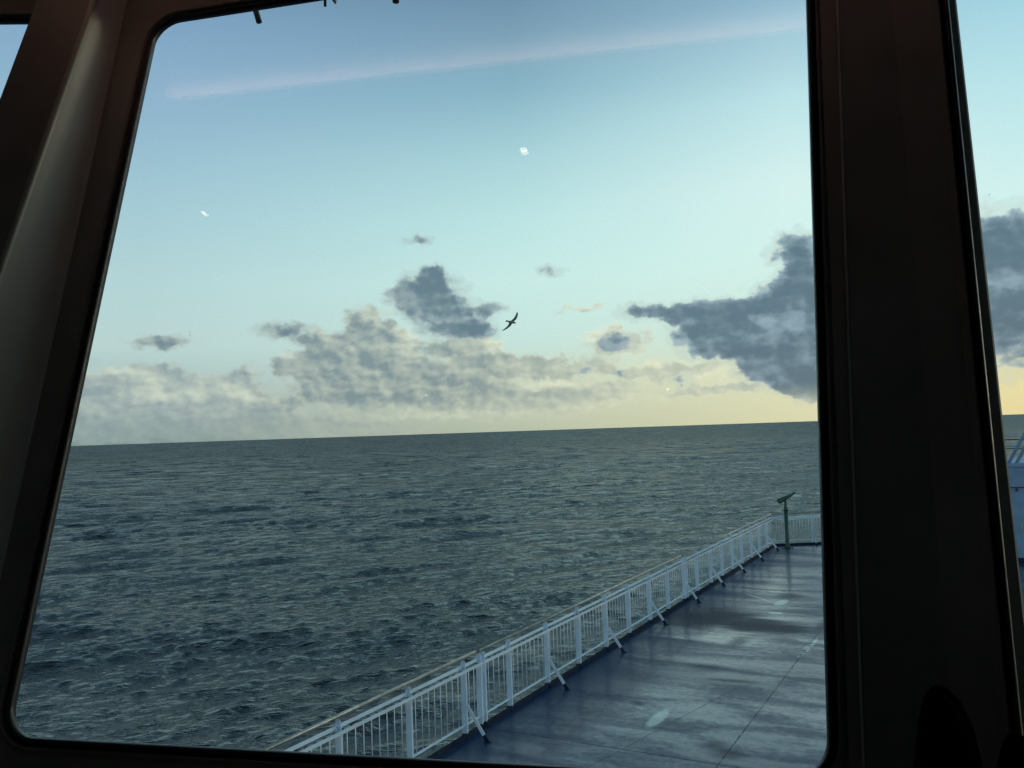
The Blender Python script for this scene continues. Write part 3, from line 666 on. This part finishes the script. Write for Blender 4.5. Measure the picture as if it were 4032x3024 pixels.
# deckhouse below the lounge and roof eave above
dh = [(-4.9, -6), (3.6, -6), (3.6, 1.05), (-.15, 1.05), (-1.65, .62), (-3.1, -.25), (-4.9, -1.3)]
tag(prism(dh, .004, FZ-.15).build('deckhouse', WHITE), 'white deckhouse below the lounge windows', 'deckhouse')
ev = [(-5.2, -6), (3.8, -6), (3.8, 2.0), (-.2, 2.0), (-1.75, 1.55), (-3.3, .6), (-5.2, -.8)]
tag(prism(ev, 5.92, 6.02).build('roof_eave', WHITE), 'white roof eave projecting above the lounge windows', 'roof')
gap = [(-4.9, -6), (3.6, -6), (3.6, 1.66), (-.1, 1.66), (-1.60, 1.22), (-3.1, .28), (-4.9, -.9)]
tag(prism(gap, CZ+.12, 5.918).build('upper_bulkhead', WHITE), 'white bulkhead band above the lounge windows under the eave', 'wall')

# downlights seen mirrored in the glass
for i, (x, y, r_, lb_) in enumerate([(-.684, .780, .0095, 'round warm downlight in the ceiling close to the centre window'),
        (-1.628, .392, .008, 'round warm downlight in the ceiling at the left, above the grey column'),
        (-.980, -.639, .006, 'small warm downlight in the ceiling, row behind the seat'),
        (-.038, -.409, .006, 'small warm downlight in the ceiling, right end of the rear row')]):
    T = thing('downlight', lb_, 'ceiling light', (x, y, CZ), 'round ceiling downlights')
    MB().tube([(x, y, CZ-.002), (x, y, CZ-.008)], r_, 20).build('lamp', SPOT, T)
    m = MB(); a = [Vector((x+math.cos(k*math.pi/12)*(r_+.002), y+math.sin(k*math.pi/12)*(r_+.002), CZ-.001)) for k in range(24)]
    b = [Vector((x+math.cos(k*math.pi/12)*(r_+.014), y+math.sin(k*math.pi/12)*(r_+.014), CZ-.001)) for k in range(24)]
    m.strips([a, [p-Vector((0,0,.010)) for p in a], [p-Vector((0,0,.007)) for p in b], b], True); m.build('trim_ring', STEEL, T, True)

# ledge under the windows with a raised rim
SZ = 3.845
lo = [A(-1.02, -.64, .0), A(.62, -.64, .0)]
T = thing('window_ledge', 'dark ledge with a raised pale rim below the centre window', 'ledge', (-.6, 1.0, SZ))
pl = [(-1.72, 1.0), (-.08, 1.30), (.9, 1.26), (.9, .92), (-.02, .95), (-1.62, .52)]
prism(pl, SZ-.04, SZ).build('ledge_top', LEDGE, T)
rim = [(-.40, .93), (-.85, .80), (-1.24, .685), (-1.33, .69), (-1.36, .74), (-1.37, .82)]
MB().tube([(x, y, SZ+.003) for x, y in rim], .008, 10).build('rim', mat('pale_rim', (.25,.25,.23), .4, build=worn((.26,.26,.24),(.2,.2,.18),8,.35,.5)), T, True)

# shoes resting heel-down on the ledge
def shoe(x, y, z, sc_, tilt, label):
    rows = []
    prof = [(0.0, .030, .026, .0), (.012, .036, .032, .0), (.05, .038, .036, .0), (.10, .038, .040, .002), (.16, .040, .045, .006), (.20, .036, .042, .008), (.235, .030, .034, .006), (.258, .021, .024, .003), (.270, .010, .012, .0), (.273, .003, .003, 0)]
    T = thing('shoe', label, 'shoe', (x, y, z), 'dark shoes propped on the ledge')
    rot = Matrix.Rotation(tilt, 3, 'Y') @ Matrix.Rotation(R(-8), 3, 'X')
    for h, rx, ry, off in prof:
        rows.append([Vector((x, y, z)) + rot @ Vector(((rx*.86*math.cos(a)+off)*sc_, (ry*math.copysign(abs(math.sin(a))**.8, math.sin(a))-.02)*sc_, h*sc_)) for a in [k*2*math.pi/24 for k in range(24)]])
    m = MB(); m.strips(rows, True); m.add(rows[0], [tuple(range(24))]); m.add(rows[-1], [tuple(range(24))[::-1]]); m.build('upper', SHOE, T, True)
    rows = []
    for h, rx, ry, off in prof:
        rows.append([Vector((x, y, z)) + rot @ Vector(((rx*.87*math.cos(a)+off)*sc_, (.017+b_)*sc_ + max(0, .0)*sc_, h*sc_)) for a, b_ in [(0, 0), (math.pi, 0), (math.pi, .018), (0, .018)]])
    m = MB(); m.strips(rows, True); m.add(rows[0], [(0,1,2,3)]); m.add(rows[-1], [(3,2,1,0)]); m.build('sole', SHOE, T, False)
shoe(-.066, .99, SZ, .985, R(1.5), 'left of two black shoes, standing toe-up on the ledge in front of the dark column')
shoe(-.004, 1.00, SZ, .83, R(4), 'right of two black shoes, the lower one at the right end of the ledge')

# fittings hanging under the eave outside
def eave_z(): return 5.92
q = A(-.5463, .8228, 0)
def out(u, v, dist):        # point on the sight line through the glass, dist metres outside
    g = A(u, v, 0); dr = (g-EYE).normalized(); return EYE + dr*((g-EYE).length + dist)
b0 = out(-.5427, .7908, .8); dz = 5.92-b0.z; b2 = b0 + Vector((0,0,dz)) - uA*.30*dz; b1 = b0 + (b2-b0)*(.045/dz)
T = thing('wash_nozzle', 'thin grey window-washing pipe with a dark tip hanging at the top left of the glass', 'nozzle', (b2.x, b2.y, b2.z))
MB().tube([b2, b1], .0075, 12).build('pipe', STEEL, T, True)
MB().tube([b1, b0], .0085, 12).build('tip', BLACK, T, True)
k = b0 + (b2-b0)*((.045+.055)/(b2.z-b0.z)); MB().tube([k-Vector((.014,0,0)), k+Vector((.014,0,0))], .007, 8).build('clip', DARKM, T, True)
b0 = out(-.2489, .7888, .8); b2 = Vector((b0.x, b0.y, 5.92)) - uA*.1
T = thing('wash_nozzle', 'dark pipe end just showing at the top edge, right of the other fittings', 'nozzle', tuple(b2))
MB().tube([b2, b0+Vector((0,0,.05))], .0085, 12).build('pipe', STEEL, T, True); MB().tube([b0+Vector((0,0,.05)), b0], .0095, 12).build('tip', BLACK, T, True)
b0 = out(-.3994, .8050, .8); b2 = Vector((b0.x, b0.y, 5.92))
T = thing('eave_bracket', 'pale angled bracket beside a dark rod, hanging at the top edge of the view', 'bracket', tuple(b2))
MB().tube([b2, b0], .004, 8).build('rod', BLACK, T, True)
g0 = b0+Vector((.028, .012, .006)); m = MB(); pts = [g0, g0+Vector((.016,.006,.055)), g0+Vector((-.036,-.012,.055))]
m.add(pts+[p+Vector((-.002,.006,0)) for p in pts], [(0,1,2),(5,4,3),(0,3,4,1),(1,4,5,2),(2,5,3,0)]); m.bar(g0+Vector((-.010,-.003,.055)), g0+Vector((-.010,-.003,.0))+Vector((0,0,.05)), (1,0,0), .004, .004)
m.build('gusset', WHITE, T); MB().tube([g0, g0+Vector((-.036,-.012,.055))], .0025, 8).build('stay', BLACK, T, True)
m = MB().bar(g0+Vector((-.01,0,.055)), Vector((g0.x-.01, g0.y, 5.92)), (1,0,0), .03, .004); m.build('hanger', WHITE, T)

# ------------------------------------------------------------------ gulls
def gull(center, size, head, wing, normal, label, pale=False):
    """head: unit vector of flight, wing: unit vector to the upper wing"""
    c = Vector(center); h = Vector(head).normalized(); wv = Vector(wing).normalized(); nb = h.cross(wv).normalized()
    def Q(x, y, z): return c + (h*x + wv*y + nb*z)*size
    T = tag(bpy.data.objects.new('gull', None), label, 'gull', 'gulls over the sea'); T.location = c; COL.objects.link(T)
    rows = []
    for x, r_, dz in [(-.21,.005,0),(-.17,.030,0),(-.08,.055,.0),(.02,.068,-.005),(.11,.062,-.008),(.17,.042,-.004),(.205,.040,.002),(.235,.030,.0),(.255,.012,-.006),(.285,.003,-.014)]:
        rows.append([Q(x, 1.25*r_*math.cos(a), dz+1.15*r_*math.sin(a)) for a in [k*2*math.pi/14 for k in range(14)]])
    m = MB(); m.strips(rows, True)
    # wings as closed tapered surfaces: y, leading x, trailing x, z
    for sg in (1, -1):
        st = [(.03,.10,-.06,.0),(.12,.13,-.05,.03),(.24,.155,-.01,.055),(.34,.125,-.015,.05),(.46,.055,-.06,.03),(.56,-.02,-.10,.0),(.63,-.09,-.13,-.025),(.655,-.135,-.145,-.035)]
        if sg < 0: st = [(y*.97, a-.01, b, z) for y, a, b, z in st]
        st = [(y, (a-.05)*.62+.065, (b+.03)*.5-.045, z*.35) for y, a, b, z in st]
        rows = []
        for y, xl, xt, z in st:
            t = .010*(1-y/.7)+.002; rows.append([Q(xl, sg*y, z), Q((xl+xt)/2+.01, sg*y, z+t), Q(xt, sg*y, z), Q((xl+xt)/2+.01, sg*y, z-t)])
        m.strips(rows, True); m.add(rows[-1], [(0,1,2,3)])
    m.add([Q(-.15,-.03,0), Q(-.15,.03,0), Q(-.29,.06,0), Q(-.30,0,.004), Q(-.29,-.06,0), Q(-.15,0,.012), Q(-.15,0,-.012)], [(1,2,3,5),(5,3,4,0),(2,1,6,3),(3,6,0,4)])
    m.build('body', FEATHER, T, True)
    b = MB().tube([Q(.275,0,-.012), Q(.315,0,-.024), Q(.325,0,-.034)], [.010*size, .006*size, .002*size], 8).build('beak', mat('beak', (.25,.2,.08), .5), T, True)
def direc(az, el): return Vector((math.sin(R(az))*math.cos(R(el)), math.cos(R(az))*math.cos(R(el)), math.sin(R(el))))
dc = direc(-28.62, 7.26)
gull(EYE+dc*46, 1.0, rt*.95 - up*.20 + fw*.25, rt*.60 + up*.72 - fw*.25, None, 'dark gull gliding with wings spread diagonally, above the horizon near the middle')
gull(EYE+direc(1.02, 12.7)*260, 1.1, rt*.9 + fw*.3, up*.3+fw*.9, None, 'tiny distant gull in the sky strip right of the dark column')
gull(EYE+direc(-49.28, 6.86)*420, 1.1, rt*.9 + fw*.3, fw*.9+up*.3, None, 'upper of two speck-sized gulls above the left horizon cloud')
gull(EYE+direc(-49.30, 6.66)*430, 1.1, rt*.9 - fw*.3, fw*.9+up*.2, None, 'lower of two speck-sized gulls above the left horizon cloud')
